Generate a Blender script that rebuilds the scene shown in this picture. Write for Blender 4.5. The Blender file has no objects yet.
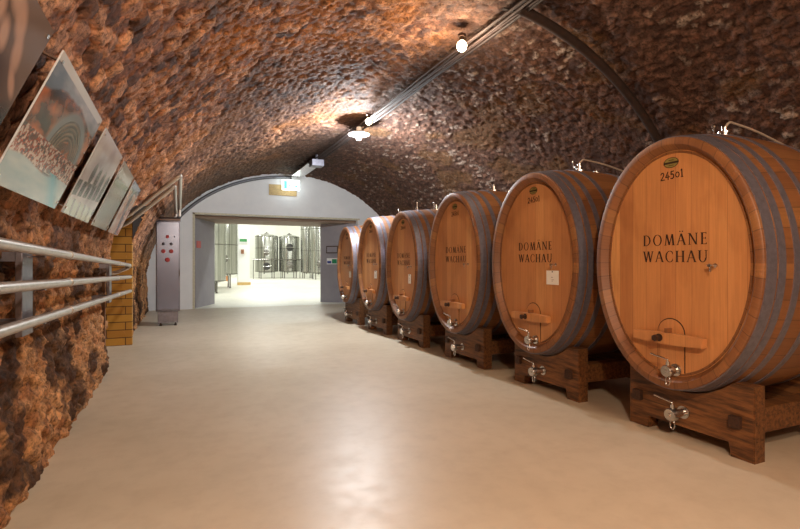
import bpy, bmesh, math, random
import numpy as np
from mathutils import Vector, Matrix
PI = math.pi
C = bpy.context.scene.collection
rnd = random.Random(7)

# ------------------------------------------------------------ helpers
def obj(name, bm, mat, parent=None, smooth=False, loc=None):
    me = bpy.data.meshes.new(name)
    if isinstance(bm, bmesh.types.BMesh):
        bmesh.ops.recalc_face_normals(bm, faces=bm.faces)
        bm.to_mesh(me); bm.free()
    o = bpy.data.objects.new(name, me); C.objects.link(o)
    if mat is not None: me.materials.append(mat)
    if smooth:
        for p in me.polygons: p.use_smooth = True
        if smooth != 'all':
            me.set_sharp_from_angle(angle=math.radians(38))
    if parent is not None: o.parent = parent
    if loc is not None: o.location = loc
    return o
def tag(o, label, cat, group=None, kind=None):
    o['label'] = label; o['category'] = cat
    if group: o['group'] = group
    if kind: o['kind'] = kind
    return o
def thing(name, label, cat, loc=(0,0,0), rotz=0, group=None):
    o = bpy.data.objects.new(name, None); C.objects.link(o)
    o.location = loc; o.rotation_euler = (0,0,rotz); o.empty_display_size = .1
    return tag(o, label, cat, group)
def struct(name, bm, mat, smooth=False):
    o = obj(name, bm, mat, None, smooth); o['kind'] = 'structure'; return o
def B(): return bmesh.new()
def box(bm, x0, x1, y0, y1, z0, z1, bev=0):
    vs = [bm.verts.new((x,y,z)) for x in (x0,x1) for y in (y0,y1) for z in (z0,z1)]
    idx = [(0,1,3,2),(4,6,7,5),(0,4,5,1),(2,3,7,6),(0,2,6,4),(1,5,7,3)]
    fs = [bm.faces.new([vs[i] for i in f]) for f in idx]
    if bev:
        es = list({e for f in fs for e in f.edges})
        bmesh.ops.bevel(bm, geom=es, offset=bev, segments=2, affect='EDGES', profile=.6)
    return bm
def tube(bm, pts, r, n=12, caps=True):
    pts = [Vector(p) for p in pts]
    if not isinstance(r, (list, tuple)): r = [r]*len(pts)
    rings = []; ref = None
    for i, p in enumerate(pts):
        if i == 0: t = pts[1]-pts[0]
        elif i == len(pts)-1: t = pts[-1]-pts[-2]
        else: t = (pts[i+1]-p).normalized() + (p-pts[i-1]).normalized()
        t.normalize()
        if ref is None:
            ref = Vector((0,0,1)) if abs(t.z) < .9 else Vector((1,0,0))
        a = (ref - t*ref.dot(t)).normalized(); b = t.cross(a); ref = a
        rings.append([bm.verts.new(p + (a*math.cos(2*PI*k/n) + b*math.sin(2*PI*k/n))*r[i]) for k in range(n)])
    for i in range(len(rings)-1):
        for k in range(n):
            bm.faces.new((rings[i][k], rings[i][(k+1)%n], rings[i+1][(k+1)%n], rings[i+1][k]))
    if caps: bm.faces.new(rings[0]); bm.faces.new(rings[-1][::-1])
    return bm
def lathe(bm, prof, c, axis='z', n=24):
    """prof: list of (radius, height) along axis from c"""
    ax = {'x':Vector((1,0,0)),'y':Vector((0,1,0)),'z':Vector((0,0,1))}[axis]
    a = Vector((0,0,1)) if axis != 'z' else Vector((1,0,0)); b = ax.cross(a); c = Vector(c)
    rings = []
    for r, h in prof:
        r = max(r, 1e-4)
        rings.append([bm.verts.new(c + ax*h + (a*math.cos(2*PI*k/n)+b*math.sin(2*PI*k/n))*r) for k in range(n)])
    for i in range(len(rings)-1):
        for k in range(n):
            bm.faces.new((rings[i][k], rings[i][(k+1)%n], rings[i+1][(k+1)%n], rings[i+1][k]))
    bm.faces.new(rings[0]); bm.faces.new(rings[-1][::-1])
    return bm
def prism(bm, poly, fn, d0, d1):
    """extrude 2D polygon; fn(u,v,d) -> 3D"""
    a = [bm.verts.new(fn(u,v,d0)) for u,v in poly]; b = [bm.verts.new(fn(u,v,d1)) for u,v in poly]
    n = len(poly)
    bm.faces.new(a); bm.faces.new(b[::-1])
    for i in range(n): bm.faces.new((a[i], a[(i+1)%n], b[(i+1)%n], b[i]))
    return bm
def arc_pts(pts, rad=.08, n=6):
    """round the corners of a polyline"""
    pts = [Vector(p) for p in pts]; out = [pts[0]]
    for i in range(1, len(pts)-1):
        p = pts[i]; a = (pts[i-1]-p); b = (pts[i+1]-p)
        r = min(rad, a.length*.45, b.length*.45)
        s = p + a.normalized()*r; e = p + b.normalized()*r
        for k in range(n+1):
            t = k/n; out.append(s*(1-t)**2 + p*2*t*(1-t) + e*t*t)
    out.append(pts[-1]); return out

# ------------------------------------------------------------ materials
def S(r,g,b):
    f = lambda c: (c/255/12.92) if c/255 <= .04045 else ((c/255+.055)/1.055)**2.4
    return (f(r),f(g),f(b),1)
class M:
    def __init__(s, name):
        s.m = bpy.data.materials.new(name); s.m.use_nodes = True
        s.nt = s.m.node_tree; s.b = s.nt.nodes['Principled BSDF']
    def n(s, t, **k):
        x = s.nt.nodes.new(t)
        for a, v in k.items(): setattr(x, a, v)
        return x
    def l(s, a, b): s.nt.links.new(a, b)
    def set(s, **k):
        for a, v in k.items(): s.b.inputs[a.replace('_',' ')].default_value = v
        return s
    def coord(s, out='Object', scale=(1,1,1)):
        tc = s.n('ShaderNodeTexCoord'); mp = s.n('ShaderNodeMapping'); mp.inputs['Scale'].default_value = scale
        s.l(tc.outputs[out], mp.inputs['Vector']); return mp.outputs[0]
    def noise(s, vec, scale=5, detail=4, rough=.6):
        x = s.n('ShaderNodeTexNoise'); x.inputs['Scale'].default_value = scale
        x.inputs['Detail'].default_value = detail; x.inputs['Roughness'].default_value = rough
        if vec is not None: s.l(vec, x.inputs['Vector'])
        return x.outputs['Fac']
    def ramp(s, fac, stops):
        x = s.n('ShaderNodeValToRGB'); e = x.color_ramp.elements
        while len(e) < len(stops): e.new(.5)
        for i, (p, c) in enumerate(stops): e[i].position = p; e[i].color = c
        s.l(fac, x.inputs[0]); return x.outputs[0]
    def mix(s, fac, a, b, mode='MIX'):
        x = s.n('ShaderNodeMix', data_type='RGBA', blend_type=mode)
        if hasattr(fac, 'links'): s.l(fac, x.inputs[0])
        else: x.inputs[0].default_value = fac
        for v, i in ((a,6),(b,7)):
            if hasattr(v, 'links'): s.l(v, x.inputs[i])
            else: x.inputs[i].default_value = v
        return x.outputs[2]
    def math(s, op, a, b=None):
        x = s.n('ShaderNodeMath', operation=op)
        for v, i in ((a,0),(b,1)):
            if v is None: continue
            if hasattr(v, 'links'): s.l(v, x.inputs[i])
            else: x.inputs[i].default_value = v
        return x.outputs[0]
    def bump(s, h, st=.3, dist=.01):
        x = s.n('ShaderNodeBump'); x.inputs['Strength'].default_value = st; x.inputs['Distance'].default_value = dist
        s.l(h, x.inputs['Height']); s.l(x.outputs[0], s.b.inputs['Normal'])
    def col(s, c):
        if hasattr(c, 'links'): s.l(c, s.b.inputs['Base Color'])
        else: s.b.inputs['Base Color'].default_value = c
        return s
def simple(name, c, rough=.5, metal=0, nscale=20, namt=.12, bump=0, spec=.5):
    m = M(name); m.set(Roughness=rough, Metallic=metal)
    m.b.inputs['Specular IOR Level'].default_value = spec
    v = m.coord(); f = m.noise(v, nscale, 4)
    d = tuple(x*(1-namt*1.6) for x in c[:3])+(1,); e = tuple(min(1,x*(1+namt)) for x in c[:3])+(1,)
    m.col(m.ramp(f, [(.3,d),(.7,e)]))
    if bump: m.bump(f, bump, .004)
    return m.m
def emit(name, c, st):
    m = M(name); m.b.inputs['Emission Color'].default_value = c; m.b.inputs['Emission Strength'].default_value = st
    m.col(c); return m.m

# head planks: plank index along local y, grain along z
def head_wood():
    m = M('oak_head'); m.set(Roughness=.42)
    tc = m.n('ShaderNodeTexCoord'); sx = m.n('ShaderNodeSeparateXYZ'); m.l(tc.outputs['Object'], sx.inputs[0])
    oi = m.n('ShaderNodeObjectInfo')
    yy = m.math('ADD', m.math('MULTIPLY', sx.outputs['Y'], 8.2), 30.3)
    idx = m.math('FLOOR', yy); fr = m.math('FRACT', yy)
    wn = m.n('ShaderNodeTexWhiteNoise', noise_dimensions='2D')
    cv = m.n('ShaderNodeCombineXYZ'); m.l(idx, cv.inputs[0]); m.l(oi.outputs['Random'], cv.inputs[1]); m.l(cv.outputs[0], wn.inputs['Vector'])
    base = m.ramp(wn.outputs['Value'], [(0,S(184,126,78)),(.4,S(202,143,88)),(.75,S(194,133,82)),(1,S(216,160,102))])
    cv2 = m.n('ShaderNodeCombineXYZ'); m.l(m.math('MULTIPLY', sx.outputs['Y'], 34), cv2.inputs[0]); m.l(m.math('MULTIPLY', sx.outputs['Z'], 1.3), cv2.inputs[1]); m.l(m.math('MULTIPLY', wn.outputs['Value'], 17), cv2.inputs[2])
    g = m.noise(cv2.outputs[0], 2.2, 5, .6)
    c = m.mix(m.math('MULTIPLY', m.math('SUBTRACT', g, .35), .9), base, S(138,88,50))
    st = m.noise(m.coord(scale=(1,2,1)), 1.8, 3)
    c = m.mix(m.ramp(st, [(.55,(0,0,0,1)),(.75,(.35,.35,.35,1))]), c, S(120,66,34))
    edge = m.math('LESS_THAN', fr, .022)
    c = m.mix(m.math('MULTIPLY', edge, .45), c, S(70,38,18))
    m.col(c); m.bump(g, .12, .003)
    return m.m
def stave_wood(name, dark=1.0):
    m = M(name); m.set(Roughness=.5)
    tc = m.n('ShaderNodeTexCoord'); sx = m.n('ShaderNodeSeparateXYZ'); m.l(tc.outputs['Object'], sx.inputs[0])
    ang = m.math('ARCTAN2', m.math('MULTIPLY', sx.outputs['Z'], .8), sx.outputs['Y'])
    a = m.math('ADD', m.math('MULTIPLY', ang, 6.6), 40)
    idx = m.math('FLOOR', a); fr = m.math('FRACT', a)
    wn = m.n('ShaderNodeTexWhiteNoise', noise_dimensions='1D'); m.l(idx, wn.inputs['W'])
    k = lambda r,g,b: tuple(x*dark for x in S(r,g,b)[:3])+(1,)
    base = m.ramp(wn.outputs['Value'], [(0,k(120,78,48)),(.35,k(132,86,50)),(.7,k(136,90,54)),(1,k(150,104,58))])
    cv2 = m.n('ShaderNodeCombineXYZ'); m.l(m.math('MULTIPLY', ang, 30), cv2.inputs[0]); m.l(m.math('MULTIPLY', sx.outputs['X'], 2.0), cv2.inputs[1]); m.l(m.math('MULTIPLY', wn.outputs['Value'], 17), cv2.inputs[2])
    g = m.noise(cv2.outputs[0], 1.6, 5, .6)
    c = m.mix(m.math('MULTIPLY', m.math('SUBTRACT', g, .35), 1.1), base, k(84,46,24))
    c = m.mix(m.math('MULTIPLY', m.math('LESS_THAN', fr, .05), .55), c, k(48,26,14))
    m.col(c); m.bump(g, .15, .003)
    return m.m
def beam_wood():
    m = M('stand_timber'); m.set(Roughness=.55)
    v = m.coord(scale=(14,1.6,14)); g = m.noise(v, 2.5, 6, .65)
    c = m.ramp(g, [(.30,S(44,26,14)),(.46,S(92,58,31)),(.6,S(122,80,43)),(.8,S(150,102,58))])
    cr = m.noise(m.coord(scale=(9,.9,20)), 2.0, 3)
    c = m.mix(m.ramp(cr, [(.60,(0,0,0,1)),(.66,(.7,.7,.7,1))]), c, S(38,20,10))
    m.col(c); m.bump(g, .3, .004); return m.m
OAKH, OAKS, BEAM = head_wood(), stave_wood('oak_stave'), beam_wood()
TENON = simple('tenon_endgrain', S(60,36,22), .7, 0, 40, .3)
HOSE = simple('hose_grey', S(186,168,150), .4)
HOOP = simple('galvanised_hoop', S(124,122,134), .42, .6, 30, .12)
STEEL = simple('stainless', S(205,203,200), .25, 1.0, 40, .06)
DSTEEL = simple('dull_steel', S(132,130,140), .38, .9, 14, .15)
PIPE = simple('pipe_steel', S(196,188,180), .33, .85, 30, .08)
INK = simple('burnt_ink', S(46,22,12), .7)
GREEN = simple('emblem_green', S(132,122,62), .6)
PAPER = simple('paper', S(235,232,224), .7, namt=.03)
BOLT = simple('bolt_iron', S(74,54,44), .5, .5)
DARKRUB = simple('dark_pipe', S(58,44,38), .6, 0, 9, .2)
CABLE = simple('cable_sheath', S(64,50,46), .7)
CABLE2 = simple('cable_dark', S(46,36,33), .7)
WHITE = simple('white_enamel', S(235,235,235), .4, namt=.02)

def floor_mat(name, a, b, rough):
    m = M(name); m.set(Roughness=rough)
    v = m.coord(); f = m.noise(v, .7, 5, .6); f2 = m.noise(v, 6, 6, .65)
    c = m.ramp(f, [(.3,a),(.7,b)])
    c = m.mix(m.ramp(f2, [(.45,(0,0,0,1)),(.8,(.22,.22,.22,1))]), c, S(150,128,104))
    m.col(c)
    r = m.n('ShaderNodeMapRange'); m.l(f2, r.inputs[0]); r.inputs[3].default_value = rough-.08; r.inputs[4].default_value = rough+.14
    m.l(r.outputs[0], m.b.inputs['Roughness']); m.bump(m.noise(v, 3, 5), .05, .01)
    return m.m
FLOOR = floor_mat('epoxy_floor', S(192,178,155), S(210,197,175), .38)
HALLFLOOR = floor_mat('hall_floor', S(214,212,200), S(226,224,214), .35)
def plaster(name, a, b):
    m = M(name); m.set(Roughness=.75); v = m.coord()
    f = m.noise(v, 1.4, 6, .65); m.col(m.ramp(f, [(.3,a),(.7,b)])); m.bump(m.noise(v, 14, 4), .1, .004); return m.m
PLASTER = plaster('lime_plaster', S(226,230,234), S(240,243,245))
REVEAL = plaster('grey_reveal', S(142,138,146), S(158,154,160))
SOFFIT = plaster('brown_soffit', S(128,108,92), S(146,124,106))
HALLWALL = plaster('hall_wall', S(222,222,210), S(232,232,224))
def stone_mat():
    m = M('vault_stone'); m.set(Roughness=.82); m.b.inputs['Specular IOR Level'].default_value = .3
    at = m.n('ShaderNodeAttribute', attribute_name='Col')
    v = m.coord(); f = m.noise(v, 38, 7, .75); f2 = m.noise(v, 9, 5, .7)
    c = m.mix(m.ramp(f, [(.36,(.88,.88,.88,1)),(.56,(0,0,0,1))]), at.outputs['Color'], (.02,.01,.006,1))
    c = m.mix(m.ramp(f2, [(.52,(0,0,0,1)),(.66,(.5,.5,.5,1))]), c, m.mix(1.0, at.outputs['Color'], (1.9,1.9,1.9,1), 'MULTIPLY'))
    m.col(c); m.bump(f, .8, .03); return m.m
STONE = stone_mat()
def yellow_brick():
    m = M('yellow_brick'); m.set(Roughness=.6)
    tc = m.n('ShaderNodeTexCoord'); sx = m.n('ShaderNodeSeparateXYZ'); m.l(tc.outputs['Object'], sx.inputs[0])
    cv = m.n('ShaderNodeCombineXYZ'); m.l(sx.outputs['X'], cv.inputs[0]); m.l(sx.outputs['Z'], cv.inputs[1])
    b = m.n('ShaderNodeTexBrick'); m.l(cv.outputs[0], b.inputs['Vector'])
    b.inputs['Scale'].default_value = 1; b.inputs['Brick Width'].default_value = .52; b.inputs['Row Height'].default_value = .122
    b.inputs['Mortar Size'].default_value = .007; b.inputs['Color1'].default_value = S(206,156,64); b.inputs['Color2'].default_value = S(188,134,52)
    b.inputs['Mortar'].default_value = S(96,66,34)
    m.col(b.outputs['Color']); m.bump(b.outputs['Fac'], -.4, .01); return m.m
YB = yellow_brick()

# ------------------------------------------------------------ numpy noise
def hsh(i, j, k=0):
    with np.errstate(over='ignore'):
        h = (i.astype(np.int64)*374761393 + j.astype(np.int64)*668265263 + k*1274126177) & 0xffffffff
        h = ((h ^ (h >> 13))*1274126177) & 0xffffffff
        return ((h ^ (h >> 16)) & 0xffffff)/float(0xffffff)
def vnoise(x, y, k=0):
    i, j = np.floor(x), np.floor(y); fx, fy = x-i, y-j
    fx = fx*fx*(3-2*fx); fy = fy*fy*(3-2*fy)
    return (hsh(i,j,k)*(1-fx)*(1-fy)+hsh(i+1,j,k)*fx*(1-fy)+hsh(i,j+1,k)*(1-fx)*fy+hsh(i+1,j+1,k)*fx*fy)
def fbm(x, y, o=4, k=0):
    a, s, t = .5, 0, 0
    for q in range(o):
        s = s + a*vnoise(x*2**q+q*17.3, y*2**q-q*9.1, k+q); t += a; a *= .55
    return s/t
def worley(x, y, k=0, jit=.7, stag=True):
    j0 = np.floor(y); f1 = np.full(x.shape, 9.); f2 = f1.copy(); cid = np.zeros(x.shape)
    for dj in (-1,0,1):
        j = j0+dj; off = np.where(j % 2 == 0, 0, .5) if stag else 0
        i0 = np.floor(x-off)
        for di in (-1,0,1):
            i = i0+di
            cx = i+off+.5+(hsh(i,j,k)-.5)*jit; cy = j+.5+(hsh(i,j,k+5)-.5)*jit
            d = np.maximum(abs(x-cx), abs(y-cy))*.6+np.hypot(x-cx, y-cy)*.4
            new = d < f1
            f2 = np.where(new, f1, np.minimum(f2, d)); f1 = np.where(new, d, f1); cid = np.where(new, hsh(i,j,k+9), cid)
    return f1, f2, cid
def sstep(a, b, x):
    t = np.clip((x-a)/(b-a), 0, 1); return t*t*(3-2*t)

# ------------------------------------------------------------ vault
EX, EZ, EA, EB = 3.0, .65, 3.85, 3.3          # elliptical vault section
YEND = 14.85
def prof():
    P = []
    for z in np.arange(0, 1.0, .02): 
        P.append((-.79-.04*z, z))
    t0 = math.asin((1.0-EZ)/EB)
    n = 440
    for k in range(n+1):
        t = t0 + (PI-2*t0)*k/n
        P.append((EX-EA*math.cos(t), EZ+EB*math.sin(t)))
    for z in np.arange(.98, -.01, -.04):
        P.append((6.83, z))
    return np.array(P)
P = prof()
T = np.gradient(P, axis=0); T /= np.linalg.norm(T, axis=1)[:,None]
Nn = np.stack([T[:,1], -T[:,0]], 1)            # inward
arc = np.concatenate([[0], np.cumsum(np.linalg.norm(np.diff(P, axis=0), axis=1))])
ys = np.concatenate([np.arange(-6, .4, .1), np.arange(.4, 6.6, .0155), np.arange(6.6, YEND, .032), [YEND]])
SS, YY = np.meshgrid(arc, ys, indexing='ij')
PX = P[:,0][:,None]+0*YY; PZ = P[:,1][:,None]+0*YY
tot = arc[-1]
wr = sstep(tot*.46, tot*.60, SS + .8*(fbm(SS*.7, YY*.5, 3, 3)-.5) + .05*YY)     # 0 = brick side, 1 = sooty rubble side
wl = 1-sstep(1.25, 1.75, PZ + .3*(fbm(SS*2, YY*2, 3, 8)-.5)); wl = np.where(PX < 3, wl, 0)  # lower left rubble wall
ux, uy = SS+.05*(fbm(SS*5, YY*5, 3, 21)-.5), YY+.05*(fbm(SS*5+9, YY*5, 3, 22)-.5)
a1, a2, ca = worley(uy/.15, ux/.105, 1, .45)
b1, b2, cb = worley(uy/.145, ux/.062, 2, .8)
l1, l2, cl = worley(uy/.17, ux/.10, 4, .8)
ma, mb, ml = sstep(.04,.22,a2-a1), sstep(.03,.25,b2-b1), sstep(.0,.3,l2-l1)
fine = fbm(SS*14, YY*14, 5, 30); mid = fbm(SS*4, YY*4, 4, 40); big = fbm(SS*.8, YY*.8, 3, 50)
da = .026*ma*(ca-.15) - .016*(1-sstep(0,.12,a2-a1)) + .040*(fine-.5) + .008*(mid-.5)
db = .012*mb*(.3+1.0*cb) + .06*(fine-.5)+.03*(mid-.5)
dl = .020*ml*(.3+1.0*cl) + .11*(fine-.5) + .05*(mid-.5)
disp = da*(1-wr)+db*wr; disp = disp*(1-wl)+dl*wl + .03*(big-.5) - .012
onL = (PX < 3) & (YY < 7.2)
disp -= np.where(onL, .035*sstep(1.3,1.6,PZ)*(1-sstep(2.3,2.9,PZ)), 0)
X3 = PX + Nn[:,0][:,None]*disp; Z3 = PZ + Nn[:,1][:,None]*disp
Y3 = YY + .012*(fine-.5)
Y3[:,-1] = YEND
Z3[0,:] = -.02; Z3[-1,:] = -.02
def c3(r,g,b): return np.array(S(r,g,b)[:3])
def lerp(a, b, t): return a*(1-t[...,None])+b*t[...,None]
# brick side colour
colA = lerp(c3(140,92,70)*np.ones(SS.shape+(3,)), c3(230,174,136), np.clip(1.1*ca-.15+.7*(fine-.5),0,1))
colA = lerp(colA, c3(86,56,48), (hsh(np.floor(ca*9999), np.floor(ca*77))>.80)*.9)
colA = lerp(colA, c3(226,160,122), (1-ma)*.8*sstep(.30,.55,fine)); colA = lerp(colA, c3(70,40,30), (1-sstep(0,.06,a2-a1))*.45*sstep(.5,.65,mid))
och = sstep(.52,.68,fbm(SS*1.1+3, YY*.9, 3, 60)); colA = lerp(colA, c3(204,128,52), och*.55)
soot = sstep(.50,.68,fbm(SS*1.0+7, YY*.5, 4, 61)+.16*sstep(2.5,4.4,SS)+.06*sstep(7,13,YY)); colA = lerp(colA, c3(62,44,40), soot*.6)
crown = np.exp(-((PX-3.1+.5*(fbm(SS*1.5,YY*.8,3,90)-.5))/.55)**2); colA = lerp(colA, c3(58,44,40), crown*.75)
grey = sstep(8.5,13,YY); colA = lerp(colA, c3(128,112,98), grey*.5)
# rubble side
colB = lerp(c3(78,52,42)*np.ones(SS.shape+(3,)), c3(128,92,74), cb)
colB = lerp(colB, c3(56,38,30), (1-mb)*.5)
fleck = ((hsh(np.floor(cb*9973), np.floor(cb*131))> .78)*mb*sstep(.38,.55,fine))*sstep(.40,.60,fbm(SS*1.3, YY*1.3, 3, 70))
colB = lerp(colB, c3(206,186,168), fleck*.65)
colB = lerp(colB, c3(54,42,38), crown*.6)
colB = lerp(colB, c3(120,84,44), sstep(.58,.7,fbm(SS*1.6, YY*1.2, 3, 71))*.5)
# lower left wall
colL = lerp(c3(184,122,76)*np.ones(SS.shape+(3,)), c3(232,174,120), cl)
colL = lerp(colL, c3(214,160,110), sstep(.55,.75,mid)*.6)
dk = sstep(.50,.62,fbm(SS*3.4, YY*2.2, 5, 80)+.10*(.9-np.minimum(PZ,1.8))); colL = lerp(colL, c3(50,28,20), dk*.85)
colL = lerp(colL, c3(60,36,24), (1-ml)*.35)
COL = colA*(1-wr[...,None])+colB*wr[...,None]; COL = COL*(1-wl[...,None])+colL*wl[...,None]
NY0, NY1, NZT = 6.75, 8.78, 2.12
def grid_obj(name, i0, i1, hole=None):
    ni, nj = i1-i0+1, len(ys)
    co = np.stack([X3[i0:i1+1], Y3[i0:i1+1], Z3[i0:i1+1]], -1).reshape(-1,3)
    cc = COL[i0:i1+1].reshape(-1,3)
    I, J = np.meshgrid(np.arange(ni-1), np.arange(nj-1), indexing='ij')
    q = np.stack([I*nj+J, I*nj+J+1, (I+1)*nj+J+1, (I+1)*nj+J], -1).reshape(-1,4)
    if hole:
        yc = co[q].mean(1); archz = NZT-.25*((yc[:,1]-(NY0+NY1)/2)/((NY1-NY0)/2))**2
        q = q[~((yc[:,1] > NY0) & (yc[:,1] < NY1) & (yc[:,2] < archz))]
    me = bpy.data.meshes.new(name)
    me.vertices.add(len(co)); me.vertices.foreach_set('co', co.ravel())
    me.loops.add(q.size); me.loops.foreach_set('vertex_index', q.ravel().astype(np.int32))
    me.polygons.add(len(q)); me.polygons.foreach_set('loop_start', np.arange(0, q.size, 4, dtype=np.int32))
    me.update(calc_edges=True); me.validate()
    at = me.color_attributes.new('Col', 'FLOAT_COLOR', 'POINT')
    at.data.foreach_set('color', np.concatenate([cc, np.ones((len(cc),1))], 1).ravel())
    me.polygons.foreach_set('use_smooth', np.ones(len(q), bool))
    me.materials.append(STONE)
    o = bpy.data.objects.new(name, me); C.objects.link(o); o['kind'] = 'structure'; return o
iL = int(np.argmax(P[:,1] > 1.35)); iR = len(P)-1-int(np.argmax(P[::-1,1] > 1.35))
grid_obj('wall_left', 0, iL, True)
grid_obj('ceiling', iL, iR, True)
grid_obj('wall_right', iR, len(P)-1)
# passage niche behind the yellow brick jamb
bm = B(); box(bm, -1.9, -1.8, NY0-.1, NY1+.1, 0, 2.2); box(bm, -1.8, -.80, NY0-.12, NY0-.06, 0, 2.2); box(bm, -1.8, -.72, NY0-.1, NY1+.1, 2.0, 2.1)
struct('wall_niche', bm, plaster('niche_plaster', S(96,66,44), S(128,90,60)))
bm = B(); box(bm, -1.8, -.69, NY1, NY1+.12, 0, 2.06)
struct('wall_brick_jamb', bm, YB)

# floor
bm = B(); box(bm, -2.2, 7.4, -6.2, YEND+.001, -.12, 0); struct('floor', bm, FLOOR)
bm = B(); box(bm, -8, 20, YEND+.002, 45.2, -.12, -.0); struct('floor_hall', bm, HALLFLOOR)
# wall behind camera
bm = B(); box(bm, -1.5, 7.6, -6.3, -6.0, 0, 4.6); struct('wall_rear', bm, plaster('rear_plaster', S(150,110,80), S(170,126,92)))

# end wall with opening
OX0, OX1, OZ = .38, 5.19, 2.65
bm = B(); y0, y1 = YEND-.03, YEND+.2
box(bm, -1.4, OX0, y0, y1, 0, OZ); box(bm, OX1, 7.6, y0, y1, 0, OZ); box(bm, -1.4, 7.6, y0, y1, OZ, 4.6)
bmesh.ops.remove_doubles(bm, verts=bm.verts, dist=1e-4)
struct('wall_end', bm, PLASTER)
# splayed reveals and soffit of the thick wall
f = lambda u,v,d: (u,v,d)
bm = B(); prism(bm, [(.40,15.05),(1.0,16.55),(.3,16.9),(-2,16.9),(-2,15.05)], f, 0, 2.57); struct('wall_reveal_left', bm, REVEAL)
bm = B(); prism(bm, [(5.17,15.05),(4.95,15.1),(4.22,15.8),(4.62,16.9),(9,16.9),(9,15.05)], f, 0, 2.57); struct('wall_reveal_right', bm, REVEAL)
bm = B(); box(bm, -2, 9, YEND+.2, 16.9, 2.56, 3.2); struct('ceiling_soffit', bm, SOFFIT)
bm = B()
box(bm, OX0-.06, OX0, y0-.012, y1, 0, OZ+.05); box(bm, OX0-.06, OX1+.05, y0-.012, y0+.02, OZ-.0, OZ+.05)
struct('trim_1', bm, simple('trim_cream', S(206,200,176), .6))
# hall shell
bm = B(); box(bm, -8, 20, 45, 45.2, 0, 7.0); struct('wall_hall_back', bm, HALLWALL)
bm = B(); box(bm, -8.2, -8, 15, 45.2, 0, 7.0); struct('wall_hall_left', bm, HALLWALL)
bm = B(); box(bm, 20, 20.2, 15, 45.2, 0, 7.0); struct('wall_hall_right', bm, HALLWALL)
bm = B(); box(bm, -8, 20, 16.7, 16.9, 3.2, 7.0); box(bm, -8, -2, 16.7, 16.9, 0, 3.2); box(bm, 9, 20, 16.7, 16.9, 0, 3.2); struct('wall_hall_front', bm, HALLWALL)
bm = B(); box(bm, -8.2, 20.2, 15, 45.2, 7.0, 7.2); struct('ceiling_hall', bm, HALLWALL)
bm = B(); box(bm, 3.05, 3.69, 29.5, 30.1, 0, 7.0, .01); pil = struct('pillar_hall', bm, WHITE)
bm = B(); box(bm, 3.0, 3.74, 29.44, 29.5, 0, .16); struct('baseboard_pillar', bm, simple('yellow_board', S(206,172,110), .6))

# ------------------------------------------------------------ lettering
def ring(cx, cy, ro, ri, a0, a1, n=18):
    out = []
    for k in range(n):
        t0, t1 = math.radians(a0+(a1-a0)*k/n), math.radians(a0+(a1-a0)*(k+1)/n)
        q = lambda r,t: (cx+r[0]*math.cos(t), cy+r[1]*math.sin(t))
        out.append([q(ro,t0), q(ro,t1), q(ri,t1), q(ri,t0)])
    return out
def st(x0,y0,x1,y1,w): return [(x0-w/2,y0),(x0+w/2,y0),(x1+w/2,y1),(x1-w/2,y1)]
def bar(x0,x1,y0,y1): return [(x0,y0),(x1,y0),(x1,y1),(x0,y1)]
TK, TN, SF = .15, .075, .042
def sf(x, y, w=.15): return bar(x-w, x+w, y if y == 0 else 1-SF, SF if y == 0 else 1)
A_ = [st(.06,0,.38,1,TN), st(.40,1,.74,0,TK), bar(.17,.6,.34,.34+.05), sf(.06,0,.1), sf(.74,0,.13)]
GL = {
 'D': (.80, [st(.14,0,.14,1,TK)] + ring(.28,.5,(.50,.5),(.375,.455),-90,90) + [bar(.14,.29,0,.045), bar(.14,.29,.955,1), bar(.02,.2,0,SF), bar(.02,.2,1-SF,1)]),
 'O': (.94, ring(.47,.5,(.44,.515),(.315,.47),0,360,28)),
 'M': (1.0, [st(.12,0,.22,1,TN), st(.24,1,.50,.03,TK), st(.50,.03,.76,1,TN), st(.78,1,.90,0,TK), sf(.12,0,.11), sf(.90,0,.14)]),
 'A': (.80, A_),
 'Ä': (.80, A_ + ring(.28,1.2,(.055,.055),(.001,.001),0,360,8) + ring(.52,1.2,(.055,.055),(.001,.001),0,360,8)),
 'N': (.88, [st(.13,0,.13,1,TN), st(.14,1,.75,0,TK), st(.75,0,.75,1,TN), sf(.13,0,.11), sf(.09,1,.1), sf(.75,1,.12)]),
 'E': (.62, [st(.14,0,.14,1,TK), bar(.14,.52,0,.05), bar(.14,.50,.95,1), bar(.14,.44,.49,.54), bar(.02,.2,0,SF), bar(.02,.2,1-SF,1), bar(.49,.53,0,.14), bar(.46,.50,.86,1), bar(.41,.45,.43,.6)]),
 'W': (1.10, [st(.10,1,.33,0,TK), st(.33,0,.54,1,TN), st(.56,1,.78,0,TK), st(.78,0,1.0,1,TN), sf(.10,1,.13), sf(1.0,1,.1), sf(.55,1,.1)]),
 'C': (.80, ring(.46,.5,(.43,.515),(.305,.47),48,312,24) + [bar(.71,.75,.70,.9), bar(.71,.75,.1,.3)]),
 'H': (.88, [st(.15,0,.15,1,TK), st(.73,0,.73,1,TK), bar(.15,.73,.49,.54), sf(.15,0), sf(.15,1), sf(.73,0), sf(.73,1)]),
 'U': (.84, [st(.14,.35,.14,1,TK), st(.70,.35,.70,1,TN)] + ring(.405,.36,(.325,.375),(.21,.325),180,360,16) + [sf(.14,1), sf(.70,1,.12)]),
}
def pl(pts, w=.13):
    out = []
    for (a,b),(c,d) in zip(pts, pts[1:]):
        L = math.hypot(c-a,d-b) or 1; nx, ny = -(d-b)/L*w/2, (c-a)/L*w/2
        ex, ey = (c-a)/L*w*.3, (d-b)/L*w*.3
        out.append([(a-ex+nx,b-ey+ny),(a-ex-nx,b-ey-ny),(c+ex-nx,d+ey-ny),(c+ex+nx,d+ey+ny)])
    return out
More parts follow.
